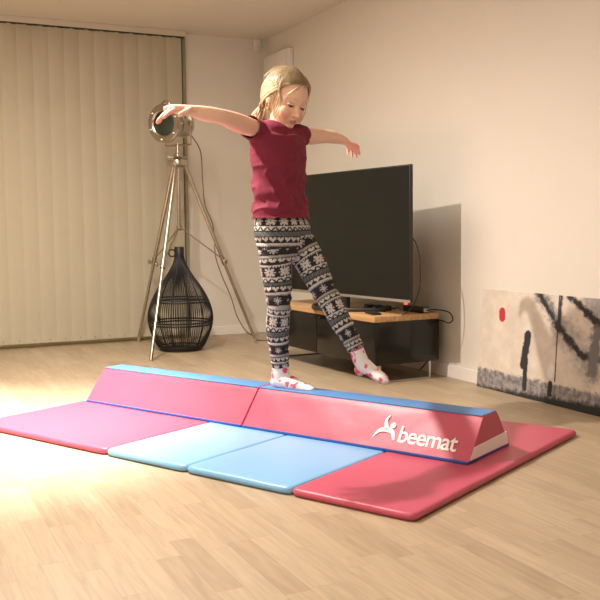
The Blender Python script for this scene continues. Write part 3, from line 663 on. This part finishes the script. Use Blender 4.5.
# --- joints
R_HIP, R_TH, R_TH2, R_KN, R_CF, R_AN0, R_AN = V((-0.1106, 3.8800, 0.8326)), V((-0.1052, 3.8800, 0.7498)), V((-0.0978, 3.8900, 0.6617)), V((-0.0925, 3.8900, 0.5605)), V((-0.1008, 3.9100, 0.4567)), V((-0.0959, 3.9300, 0.3559)), V((-0.0913, 3.9400, 0.2778))
L_HIP, L_TH, L_TH2, L_KN, L_CF, L_AN0, L_AN = V((-0.0151, 3.9800, 0.8390)), V((0.0420, 3.9600, 0.7542)), V((0.0896, 3.9400, 0.6523)), V((0.1454, 3.9100, 0.5518)), V((0.1754, 3.9000, 0.4904)), V((0.2180, 3.8800, 0.4169)), V((0.2456, 3.8700, 0.3604))
RL = [R_HIP, R_TH, R_TH2, R_KN, R_CF, R_AN0, R_AN]; LL = [L_HIP, L_TH, L_TH2, L_KN, L_CF, L_AN0, L_AN]
RLr = [.076, .071, .064, .052, .052, .043, .039]; LLr = [.080, .070, .060, .050, .049, .041, .037]
R_SH, R_UA, R_EL, R_FA, R_WR = V((-0.1966, 3.8300, 1.3208)), V((-0.2499, 3.6800, 1.3284)), V((-0.3009, 3.5400, 1.3353)), V((-0.3555, 3.4800, 1.3387)), V((-0.4136, 3.4200, 1.3458))
L_SH, L_UA, L_EL, L_FA, L_WR = V((0.0168, 4.0500, 1.3098)), V((0.0672, 4.1000, 1.3122)), V((0.1143, 4.1550, 1.3183)), V((0.1671, 4.2050, 1.3174)), V((0.2189, 4.2600, 1.3084))

# torso rings: (centre, half width along her side axis, half depth)
TOR = [(V((-0.0682, 3.9300, 0.8138)), .120, .088), (V((-0.0720, 3.9300, 0.8623)), .136, .098), (V((-0.0778, 3.9300, 0.9238)), .130, .094), (V((-0.0813, 3.9300, 0.9984)), .120, .086), (V((-0.0849, 3.9350, 1.0729)), .118, .084),
       (V((-0.0863, 3.9400, 1.1517)), .124, .088), (V((-0.0876, 3.9450, 1.2305)), .132, .090), (V((-0.0891, 3.9500, 1.2919)), .134, .082), (V((-0.0889, 3.9500, 1.3114)), .108, .062), (V((-0.0889, 3.9550, 1.3185)), .056, .032)]
def torso(bm, grow=0.0, i0=0, i1=None):
    rows = TOR[i0:i1]
    tube(bm, [r[0] for r in rows], [(r[1] + grow, r[2] + grow) for r in rows], 28, ref=GR, cap='round', smooth=4)

def hand(bm, wrist, d, nrm, thumb_side, size, curls, spread, tbend=.5):
    """palm and five separate fingers; d = forearm direction, nrm = back-of-hand direction, thumb_side = vector to the thumb"""
    d = V(d).normalized(); t = V(thumb_side); t = (t - d * t.dot(d)).normalized(); nn = V(nrm); nn = (nn - d * nn.dot(d) - t * nn.dot(t)).normalized()
    k = size / .15
    palm_end = wrist + d * .068 * k
    tube(bm, [wrist - d * .012 * k, wrist + d * .012 * k, wrist + d * .035 * k, palm_end], [(.019 * k, .015 * k), (.023 * k, .0145 * k), (.030 * k, .0135 * k), (.031 * k, .011 * k)], 14, ref=t)
    offs = (.024, .008, -.008, -.023); lens = (.060, .068, .063, .050); rad = (.0074, .0078, .0074, .0066)
    for i in range(4):
        base = palm_end + t * offs[i] * k - d * .010 * k - d * (.004 * abs(i - 1)) * k
        dirn = (d + t * spread * (1.5 - i) / 1.5 * .5).normalized(); pts = [base]; rr = [rad[i] * k]; p = base; ang = 0
        for s_, fr in enumerate((.45, .30, .25)):
            ang += curls[i][s_]
            dd = dirn * math.cos(ang) - nn * math.sin(ang); p = p + dd * lens[i] * fr * k * (1.14 if s_ == 0 else 1); pts.append(p); rr.append(rad[i] * k * (.97, .90, .78)[s_])
        tube(bm, pts, [(r_, r_) for r_ in rr], 10, smooth=2)
    b0 = wrist + d * .016 * k + t * .018 * k - nn * .004 * k
    d1 = (d * .75 + t * .62 - nn * tbend * .6).normalized(); d2 = (d * .95 + t * .25 - nn * tbend * .8).normalized()
    tube(bm, [b0, b0 + d1 * .030 * k, b0 + d1 * .028 * k + d2 * .018 * k, b0 + d1 * .028 * k + d2 * .032 * k], [(q * k, q * k) for q in (.012, .0098, .0088, .0070)], 10, smooth=2)

# --- head frame
hy, hp, hr = math.radians(40), math.radians(22), math.radians(6)
HFv = V((math.sin(hy) * math.cos(hp), -math.cos(hy) * math.cos(hp), -math.sin(hp)))
HRt = HFv.cross(UP).normalized(); HUp = HRt.cross(HFv).normalized()
rot = Matrix.Rotation(-hr, 3, HFv); HRt = rot @ HRt; HUp = rot @ HUp
HCn = V((-0.0523, 3.9750, 1.4683)); HK = 1.10
H3 = Matrix((HRt, HFv, HUp)).transposed()
def hl(x, y, z): return HCn + H3 @ (V((x, y, z)) * HK)
def hel(bm, c, r, rotx=0): ellipsoid(bm, hl(*c), [q * HK for q in r], H3 @ Matrix.Rotation(rotx, 3, 'X'), 22, 14)

bm = bmesh.new()
torso(bm, -.010)
for side, P_, rr in ((0, RL, RLr), (1, LL, LLr)): tube(bm, P_, [(q - .006, q - .006) for q in rr], 18, ref=GR, smooth=3)
tube(bm, [R_SH + GR * -.02, R_UA, R_EL, R_FA, R_WR], [(.037, .037), (.0395, .038), (.031, .030), (.0305, .029), (.0205, .0175)], 18, ref=UP, smooth=4)
tube(bm, [L_SH + GR * .02, L_UA, L_EL, L_FA, L_WR], [(.042, .040), (.037, .036), (.033, .032), (.029, .027), (.020, .018)], 18, ref=UP, smooth=4)
# feet (inside the socks)
def foot(bm, pts, rs, g=0): tube(bm, pts, [(b_ + g, a + g) for a, b_ in rs], 16, ref=GR, smooth=3)
RF = [V((-0.0915, 3.9400, 0.2959)), V((-0.0920, 3.9400, 0.2553)), V((-0.0911, 3.9400, 0.2191)), V((-0.0596, 3.9200, 0.2131)), V((-0.0195, 3.8950, 0.2045)), V((0.0223, 3.8700, 0.1960)), V((0.0485, 3.8550, 0.1904))]
RFr = [(.0345, .0345), (.0385, .0385), (.038, .038), (.036, .036), (.029, .037), (.020, .037), (.012, .028)]
LF = [V((0.2413, 3.8700, 0.3737)), V((0.2521, 3.8700, 0.3449)), V((0.2647, 3.8650, 0.3123)), V((0.2854, 3.8500, 0.2900)), V((0.3182, 3.8250, 0.2672)), V((0.3506, 3.8000, 0.2448)), V((0.3647, 3.7900, 0.2333))]
LFr = [(.0315, .0315), (.033, .033), (.034, .034), (.032, .034), (.026, .035), (.021, .035), (.014, .026)]
foot(bm, RF, RFr, -.004); foot(bm, LF, LFr, -.004)
ellipsoid(bm, V((-0.1073, 3.9500, 0.1994)), (.026, .026, .024)); ellipsoid(bm, V((0.2605, 3.8700, 0.2717)), (.024, .024, .022))
# neck
nb = V((-0.0955, 3.9550, 1.3229)); nt_ = hl(0, -.018, -.05)
tube(bm, [nb - UP * .02, nb, nb.lerp(nt_, .5), nt_], [(.050, .046), (.040, .038), (.036, .037), (.038, .042)], 18, ref=GR, smooth=3)
# hands
hand(bm, R_WR, V((-0.4703, 3.3650, 1.3454)) - R_WR, UP, GF, .195, [(.42, .12, .08), (.50, .15, .10), (.56, .18, .1), (.65, .22, .15)], .2, .45)
hand(bm, L_WR, V((0.2651, 4.3200, 1.2853)) - L_WR, UP + V((.3, 0, 0)), GF, .145, [(.35, .3, .2), (.5, .35, .2), (.6, .4, .3), (.7, .4, .3)], .12, .2)
# head
hel(bm, (0, -.014, .022), (.080, .100, .094)); hel(bm, (0, .018, .010), (.073, .074, .082))
hel(bm, (0, .030, -.045), (.060, .060, .068)); hel(bm, (0, .058, -.095), (.026, .026, .020)); hel(bm, (0, .034, -.078), (.046, .046, .034))
for s in (-1, 1):
    hel(bm, (s * .034, .056, -.048), (.030, .030, .030)); hel(bm, (s * .031, .0735, -.012), (.017, .0125, .011))
    hel(bm, (s * .076, -.010, -.020), (.008, .014, .021))
tube(bm, [hl(0, .083, -.012), hl(0, .096, -.034), hl(0, .103, -.046)], [.008 * HK, .009 * HK, .0105 * HK], 12)
for s in (-1, 1): hel(bm, (s * .0095, .094, -.048), (.0065, .008, .006))
hel(bm, (0, .0875, -.0675), (.015, .0075, .0045)); hel(bm, (0, .0865, -.0755), (.013, .0075, .005))
body_bm = remeshed(bm, .0034, 5, .5)
# eye sockets and philtrum pressed in
for v in body_bm.verts:
    q = H3.transposed() @ (v.co - HCn) / HK
    if q.y > .03 and abs(q.x) < .07 and -.11 < q.z < .08:
        dz = 0
        for s in (-1, 1):
            dz += -.0045 * math.exp(-(((q.x - s * .029) / .016) ** 2 + ((q.z + .004) / .007) ** 2))
            dz += -.0035 * math.exp(-(((q.x - s * .017) / .008) ** 2 + ((q.z + .014) / .012) ** 2))
        dz += -.003 * math.exp(-((q.x / .03) ** 2 + ((q.z + .088) / .006) ** 2))
        dz += -.0015 * math.exp(-((q.x / .016) ** 2 + ((q.z + .072) / .0022) ** 2))
        v.co += HFv * dz
body = link('body', body_bm, M['skin'], girl)
SK = V((.78, .50, .37)); 
def skin_c(p, n):
    q = H3.transposed() @ (p - HCn) / HK
    c = SK.copy()
    nzv = noise.noise(p * 18) * .03; c = c * (1 + nzv)
    if (p - R_WR).length < .2 and p.x < R_WR.x + .01: c = c.lerp(V((.80, .34, .25)), min(1, max(0, (R_WR.x - p.x) / .10)) * .7)
    if p.x > L_WR.x - .01: c = c.lerp(V((.78, .33, .25)), min(1, max(0, (p.x - L_WR.x) / .06)) * .6)
    if q.length < .2 and q.y > .02:
        for s in (-1, 1):
            w = math.exp(-(((q.x - s * .040) / .018) ** 2 + ((q.z + .045) / .018) ** 2)); c = c.lerp(V((.80, .36, .28)), .45 * w)
        w = math.exp(-((q.x / .011) ** 2 + ((q.z + .047) / .010) ** 2)); c = c.lerp(V((.78, .38, .30)), .35 * w)
        lw = .0145
        if abs(q.x) < lw:
            up = (q.z + .0725); lim = .0075 * math.sqrt(max(0, 1 - (q.x / lw) ** 2))
            if abs(up) < lim + .001: c = c.lerp(V((.62, .20, .17)), .75)
            if abs(up) < .0014: c = V((.36, .12, .09))
        for s in (-1, 1):
            ex = (q.x - s * .030) / .0155; ez = q.z + .017 + .004 * ex * ex * -1
            if abs(ex) < 1.0:
                th = .0032 * (1 - ex * ex) + .0012
                if abs(ez) < th: c = V((.07, .04, .03))                      # lowered lashes
            if abs(ex) < 1.0 and abs(q.z + .004) < .0012: c = c * .72           # lid crease
            bx_ = (q.x - s * .032) / .020; bz = q.z - .014 + .005 * bx_ * bx_
            if abs(bx_) < 1 and abs(bz) < .0022: c = c.lerp(V((.40, .25, .14)), .55)
    if abs(q.z + .022) < .04 and abs(abs(q.x) - .080) < .014 and abs(q.y + .012) < .03: c = c.lerp(V((.82, .30, .20)), .5)
    return c
tint(body, skin_c)

# --- t-shirt
bm = bmesh.new()
torso(bm, .014, 1)
ns = V((-0.0886, 3.9500, 1.3353))
tube(bm, [V((-0.1570, 3.9000, 1.3175)), V((-0.1887, 3.8400, 1.3155)), R_SH + (R_UA - R_SH) * .15, R_SH + (R_UA - R_SH) * .62], [(.045, .043), (.051, .049), (.052, .050), (.049, .047)], 20, ref=UP, smooth=3)
tube(bm, [V((-0.0366, 4.0000, 1.3184)), V((-0.0101, 4.0300, 1.3147)), L_SH, L_SH + (L_UA - L_SH) * .5], [(.044, .042), (.047, .045), (.046, .044), (.043, .041)], 20, ref=UP, smooth=3)
tube(bm, [nb - UP * .04, nb - UP * .004, nb + (nt_ - nb) * .22], [(.066, .058), (.053, .049), (.046, .044)], 20, ref=GR, smooth=3)
sb = remeshed(bm, .0045, 6, .5)
HEM = V((-0.0799, 3.9300, 0.9392)).z
def cut(b_, co, no, cond):
    fs = [f for f in b_.faces if cond(f.calc_center_median())]
    vs = {v for f in fs for v in f.verts}; es = {e for f in fs for e in f.edges}
    r = bmesh.ops.bisect_plane(b_, geom=list(vs) + list(es) + fs, plane_co=co, plane_no=no, clear_outer=False)
    dele = [v for v in b_.verts if (v.co - co).dot(no) > 1e-5 and cond(v.co)]
    bmesh.ops.delete(b_, geom=dele, context='VERTS')
cut(sb, V((0, 0, HEM)), V((0, 0, -1)), lambda c: c.z < HEM + .03)
da = (R_UA - R_SH).normalized(); ca = R_SH + (R_UA - R_SH) * .16 ; cut(sb, ca, (da + UP * .1).normalized(), lambda c: (c - ca).length < .17 and (c - ca).dot(da) > -.03)
db_ = (L_UA - L_SH).normalized(); cb = L_SH + (L_UA - L_SH) * .22; cut(sb, cb, db_, lambda c: (c - cb).length < .15 and (c - cb).dot(db_) > -.02)
dn = (nt_ - nb).normalized(); cn = nb + dn * .003; cnn = (UP + GR * .22).normalized(); cut(sb, cn, cnn, lambda c: (c - cn).length < .078 and (c - cn).dot(cnn) > -.02)
sb.normal_update()
def fold(p):
    """gathered cloth: diagonal tension folds from the armholes, bunching at the back of the waist and hem"""
    h = (p - TOR[4][0]); a = h.dot(GR); f = h.dot(GF); z = p.z
    w_low = max(0, min(1, (TOR[6][0].z - z) / .16))
    d = .0065 * w_low * math.sin(z * 62 + a * 34 + 3 * noise.noise(p * 7)) * (.35 + .65 * max(0, min(1, (.05 - f + a * .3) * 9)))
    rg = 1 - abs(noise.noise(V((a * 9 + z * 16, f * 10, z * 11 - a * 12))) * 2.2); d += .0085 * (.25 + .75 * w_low) * max(0, rg) ** 3
    d += .0045 * noise.noise(V((p.x * 14, p.y * 14, z * 26)))
    d += .0035 * max(0, 1 - abs(z - TOR[7][0].z) / .08) * math.sin(a * 55 + z * 50)
    return d
for v in sb.verts: v.co += v.normal * (fold(v.co) + (.006 * max(0, 1 - (v.co.z - HEM) / .05)))
bmesh.ops.solidify(sb, geom=sb.faces[:], thickness=.003)
shirt = link('t_shirt', sb, M['shirt'], girl)
# pleated collar ruffle and a faint glitter print
bm = bmesh.new(); pts = []
for k in range(97):
    a = 2 * math.pi * k / 96; e1 = (GR - cnn * GR.dot(cnn)).normalized(); e2 = cnn.cross(e1).normalized(); pts.append(cn + e1 * math.cos(a) * (.0545 + .002 * math.sin(a * 14)) + e2 * math.sin(a) * (.050 + .002 * math.sin(a * 14)) + cnn * (.001 + .0025 * math.sin(a * 14)))
tube(bm, pts, .0052, 8, cap=None); tag(link('collar', bm, M['shirt'], shirt), None)
fm = mat('silver_pink_print', (.45, .14, .20), .35, metal=.3)

# --- leggings
def leg_points(bm, g):
    torso_rows = [(V((-0.0702, 3.9300, 0.8270)), .128, .096), (V((-0.0720, 3.9300, 0.8623)), .146, .110), (V((-0.0780, 3.9300, 0.9151)), .140, .104), (V((-0.0805, 3.9300, 0.9589)), .122, .090)]
    tube(bm, [r[0] for r in torso_rows], [(r[1], r[2]) for r in torso_rows], 28, ref=GR, smooth=4)
    for P_, rr in ((RL, RLr), (LL, LLr)): tube(bm, P_, [(q, q) for q in rr], 22, ref=GR, cap='round', smooth=4)
bm = bmesh.new(); leg_points(bm, 0)
lb = remeshed(bm, .0029, 8, .5)
for P_ in (RL, LL):
    e = P_[-1]; ax = (P_[-1] - P_[-2]).normalized(); c_ = e + ax * -.004
    cut(lb, c_, ax, lambda c: (c - c_).length < .07 and (c - c_).dot(ax) > -.02)
lb.normal_update()
def polyproj(p, P_):
    best = None; s = 0
    for a, b_ in zip(P_, P_[1:]):
        d = b_ - a; L = d.length; t = max(0, min(1, (p - a).dot(d) / (L * L))); q = a + d * t; dist = (p - q).length
        if best is None or dist < best[0]: best = (dist, s + t * L, q, d / L)
        s += L
    return best
WAIST = V((-0.0797, 3.9300, 0.9502)).z
RLx = [V((-0.1352, 3.8800, 0.9543))] + RL; LLx = [V((-0.0317, 3.9800, 0.9549))] + LL
def leg_uv(p):
    b1, b2 = polyproj(p, RLx), polyproj(p, LLx)
    right = b1[0] / 1.0 < b2[0]
    b_ = b1 if right else b2
    dist, s, q, ax = b_
    hip = p.z > R_HIP.z - .035
    if s < .15 and hip:
        c = TOR[1][0]; r = p - c; th = math.atan2(r.dot(GR), r.dot(GF)); sag = .03 * max(0, 1 - abs(r.dot(GF)) / .1)
        ss = (WAIST - p.z) * 1.0 + (.0 if right else (.012 * max(0, s - .05) / .1)); return th * .118, ss, s, right
    r = p - q; e = (GR - ax * GR.dot(ax)).normalized(); f = ax.cross(e); th = math.atan2(r.dot(e), r.dot(f))
    return th * .052, s, s, right
for v in lb.verts:
    p = v.co; u_, s, s0, right = leg_uv(p)
    w = 0
    w += .0030 * math.exp(-((s0 - .62) / .06) ** 2) * math.sin(s0 * 210 + u_ * 20)
    w += .0035 * math.exp(-((s0 - .37) / .05) ** 2) * math.sin(s0 * 150 + u_ * 30)
    w += .0035 * math.exp(-((s0 - .13) / .06) ** 2) * math.sin((p.z + p.x * .5) * 130)
    w += .0015 * noise.noise(p * 25)
    v.co += v.normal * w
leggings = link('leggings', lb, M['leg'], girl)
STAR = ["....#....", ".#..#..#.", ".##.#.##.", "..##.##..", "####.####", "..##.##..", ".##.#.##.", ".#..#..#.", "....#...."]
STAR = ["....#....", ".##.#.##.", ".#######.", "..#####..", "####.####", "..#####..", ".#######.", ".##.#.##.", "....#...."]
SMALL = ["...#...", ".#.#.#.", "..###..", "#######", "..###..", ".#.#.#.", "...#..."]
HEART = ["##.##.", "#####.", ".###..", "..#..."]
BK, WH, GY, LG = V((.012, .012, .014)), V((.50, .475, .44)), V((.07, .083, .085)), V((.30, .28, .27))
def knit(u_, s):
    cell = .0049; x = int(math.floor(u_ / cell)) + 4000; y = int(math.floor(s / cell))
    r = (y + 2) % 45
    if r == 0: return WH
    if r == 1: return BK if x % 2 else WH
    if 2 <= r <= 10:
        k = x % 11
        if k < 9: return WH if STAR[r - 2][k] == '#' else BK
        return BK
    if r == 11: return WH
    if 12 <= r <= 14:
        ph = abs((x % 6) - 3); return BK if ph in (14 - r + 0, 15 - r) else WH
    if r == 15: return BK
    if 16 <= r <= 19: return GY if (x + y) % 4 else V((.14, .14, .14))
    if r == 20: return BK
    if 21 <= r <= 24: return WH if HEART[r - 21][x % 6] == '#' else BK
    if r == 25: return BK
    if 26 <= r <= 27: return WH
    if r == 28: return LG if x % 2 else GY
    if r == 29: return BK
    if 30 <= r <= 36:
        k = x % 12
        return (LG * 1.4 if k < 7 and SMALL[r - 30][k] == '#' else BK)
    if r == 37: return BK
    if r in (38, 39): return LG
    if r == 40: return GY
    if 41 <= r <= 43: return WH if HEART[r - 41][x % 6] == '#' else BK
    return BK
def leg_c(p, n):
    u_, s, s0, right = leg_uv(p); return knit(u_, s)
tint(leggings, leg_c)

# --- socks
def sock(pts, rs, heel, hr_, sole=None, top=None, seed=0):
    bm = bmesh.new(); foot(bm, pts, rs); ellipsoid(bm, heel, (hr_, hr_, hr_ * .95))
    if top: tube(bm, [top[0], top[1]], [(.0375, .0375), (.034, .034)], 18)
    b_ = remeshed(bm, .0032, 6, .5)
    if sole is not None:
        for v in b_.verts:
            if v.co.z < sole: v.co.z = sole + (v.co.z - sole) * .03
    o = link('sock', b_, M['sock'], girl)
    def c(p, n):
        w = V((.80, .77, .76)); a = noise.noise(p * 32 + V((seed, seed * 2.1, 0))); b2 = noise.noise(p * 60 + V((5 + seed, 0, 3)))
        if a > .19 and b2 > -.12: return V((.72, .10, .16))
        if a > .10 and b2 > -.0: return V((.80, .42, .44))
        if (p - (pts[0] + (pts[0] - pts[1]).normalized() * -.012)).dot((pts[0] - pts[1]).normalized()) > -.0: return V((.62, .04, .12))
        return w
    tint(o, c); return o
sk = sock(RF, RFr, V((-0.1058, 3.9500, 0.2107)), .032, .1895, seed=3.3)
sock(LF, LFr, V((0.2627, 3.8700, 0.2716)), .028, seed=7.1)
# --- hair: scalp cap plus many locks swept back to a low tie
HCOL = []
rnd = random.Random(5)
H_DARK, H_MID, H_LITE = V((.235, .155, .075)), V((.46, .335, .18)), V((.74, .60, .39))
def hair_c(p, n):
    q = H3.transposed() @ (p - HCn) / HK
    s = noise.noise(V((q.x * 45, q.y * 8, q.z * 45))) * .5 + noise.noise(V((q.x * 120, q.y * 20, q.z * 120))) * .3
    c = V((.44, .31, .155)).lerp(V((.66, .52, .31)), max(0, min(1, .5 + s)))
    return c
def scalp(th, ph, k=1.0):
    """point on the skull: th from the crown axis, ph around (0 = forehead)"""
    return V((math.sin(th) * math.sin(ph) * .083 * k, -.012 + math.sin(th) * math.cos(ph) * .103 * k, .024 + math.cos(th) * .097 * k))
def hairline(ph):
    a = abs(math.atan2(math.sin(ph), math.cos(ph)))
    # angle from the crown where hair ends: high at the forehead, low behind the ears
    pts = [(0, 1.02), (.5, 1.08), (.9, 1.30), (1.25, 1.66), (1.6, 1.74), (1.9, 2.0), (2.4, 2.25), (3.2, 2.35)]
    for (a0, t0), (a1, t1) in zip(pts, pts[1:]):
        if a0 <= a <= a1: return t0 + (t1 - t0) * (a - a0) / (a1 - a0)
    return 2.3
bm = bmesh.new(); NP, NT = 72, 26; top = bm.verts.new(hl(*scalp(0, 0, 1.035))); rows = []
for j in range(1, NT + 1):
    row = []
    for i in range(NP):
        ph = 2 * math.pi * i / NP; t_ = hairline(ph) * j / NT; k = 1.035
        if j > NT - 3: k -= .012 * (j - NT + 3)
        row.append(bm.verts.new(hl(*scalp(t_, ph, k))))
    rows.append(row)
for i in range(NP): bm.faces.new((top, rows[0][i], rows[0][(i + 1) % NP]))
for a, b_ in zip(rows, rows[1:]):
    for i in range(NP): bm.faces.new((a[i], b_[i], b_[(i + 1) % NP], a[(i + 1) % NP]))
bmesh.ops.solidify(bm, geom=bm.faces[:], thickness=.004)
HCOL += [H_MID * .8] * len(bm.verts)
TIE = V((.018, -.094, -.062))
def lock(pts, r0, r1, seg=5, col=None):
    n = len(pts); n0 = len(bm.verts); tube(bm, [hl(*p) for p in pts], [(max(.0005, (r0 + (r1 - r0) * i / (n - 1)) * min(1, .2 + i / n * 4)) * HK, max(.0005, (r0 + (r1 - r0) * i / (n - 1)) * .6 * min(1, .2 + i / n * 4)) * HK) for i in range(n)], seg, cap='flat')
    q = rnd.random(); c = col or (H_DARK.lerp(H_MID, q * 2) if q < .5 else H_MID.lerp(H_LITE, q * 2 - 1)); HCOL.extend([c] * (len(bm.verts) - n0))
for k in range(300):
    ph = (k / 300 - .5) * 2 * 1.75 + rnd.uniform(-.03, .03); t1 = hairline(ph) * rnd.uniform(.30, 1.0); lift = 1.045 + rnd.uniform(-.004, .022)
    start = scalp(t1, ph, lift); end = TIE + V((rnd.uniform(-.012, .012), 0, rnd.uniform(-.012, .012)))
    pts = []
    for i in range(13):
        t_ = i / 12; p = V(start).lerp(end, t_); c0 = V((0, -.012, .010)); d = p - c0
        e = V((d.x / .083, d.y / .103, d.z / .099)); L = e.length; tgt = lift + .01 * math.sin(t_ * math.pi) + .012 * noise.noise(V((k * .7, t_ * 3, 0)))
        if i < 12: d = d * (tgt / max(L, .2)) if L < tgt or True else d
        p = c0 + d
        pts.append(V(start) if i == 0 else p)
    q_ = rnd.random(); back = min(1, t1 / 1.6 if abs(ph) > .9 else .15); lock(pts, rnd.uniform(.0022, .0036), .0020, col=H_DARK.lerp(H_MID, rnd.random()) if q_ > .35 + .5 * back else H_MID.lerp(H_LITE, rnd.random()))
for k in range(44):
    s_ = -1 if k % 2 else 1; fr = rnd.random(); x0 = s_ * rnd.uniform(.070, .082); y0 = .045 - .05 * fr; zz = .045 + .02 * rnd.random()
    e = V((s_ * rnd.uniform(.060, .076), y0 + rnd.uniform(-.02, .012), -.05 - .055 * rnd.random())); m1 = V((s_ * (.082 - .010 * (fr < .3)), y0 + rnd.uniform(-.008, .008), .0))
    lock(catmull([(x0 * .9, y0 - .01, zz + .02), (x0, y0, zz - .01), m1, e.lerp(m1, .35) + V((s_ * .002, 0, 0)), e], 4), rnd.uniform(.0016, .0028), .0008)
# tied bunch and loose ends behind the neck
for k in range(60):
    a = rnd.uniform(0, 6.28); r = rnd.uniform(.0, .022); s = TIE + V((math.cos(a) * r * .6, 0, math.sin(a) * r * .6))
    sw = V((rnd.uniform(-.028, .028), rnd.uniform(-.018, .014), 0)); Ln = rnd.uniform(.03, .07)
    pts = [s + V((0, -.004, 0)), s + V((0, -.012, -.012)) + sw * .3, s + V((0, -.010, -.035)) + sw * .8, s + V((.004, .000, -.035 - Ln * .6)) + sw * 1.2, s + V((.008, .012, -.03 - Ln)) + sw * 1.6]
    lock(catmull(pts, 3), .0042, .0008)
# flyaway wisps over the crown, the cheek and the temple
for k in range(34):
    ph = rnd.uniform(-2.6, 2.6); t1 = rnd.uniform(.3, 1.5); s = scalp(t1, ph, 1.05); e = scalp(t1 + .5, ph + rnd.uniform(-.3, .3), 1.13 + rnd.uniform(0, .05)); m_ = (s + e) / 2 * 1.03
    lock(catmull([s, m_, e], 4), .0010, .0005)
for (x0, z0, x1, z1, r) in [(.066, .045, .068, -.07, .0022), (.070, .03, .074, -.075, .002), (-.06, .05, -.066, -.05, .0018), (.064, .04, .058, -.085, .0016), (.070, .035, .064, -.09, .0018), (.073, .03, .078, -.06, .002), (.058, .05, .050, -.06, .0012)]:
    pts = []
    for i in range(9):
        t_ = i / 8; x = x0 + (x1 - x0) * t_; z = z0 + (z1 - z0) * t_; y = .030 + .047 * math.sin(min(1, t_ * 1.1) * 1.9) * (1 if abs(x) < .06 else .72)
        pts.append((x, y, z))
    lock(pts, r, .0008)
hair = link('hair', bm, M['hair'], girl); at_ = hair.data.color_attributes.new('tint', 'FLOAT_COLOR', 'POINT')
for i, c in enumerate(HCOL[:len(hair.data.vertices)]): at_.data[i].color = (*c, 1)
bm = bmesh.new(); ring_tube(bm, hl(*(TIE + V((0, -.010, -.002)))), HFv, .017, .006, 20, 8); link('hair_tie', bm, mat('brown_elastic', (.30, .19, .10), .7), hair)
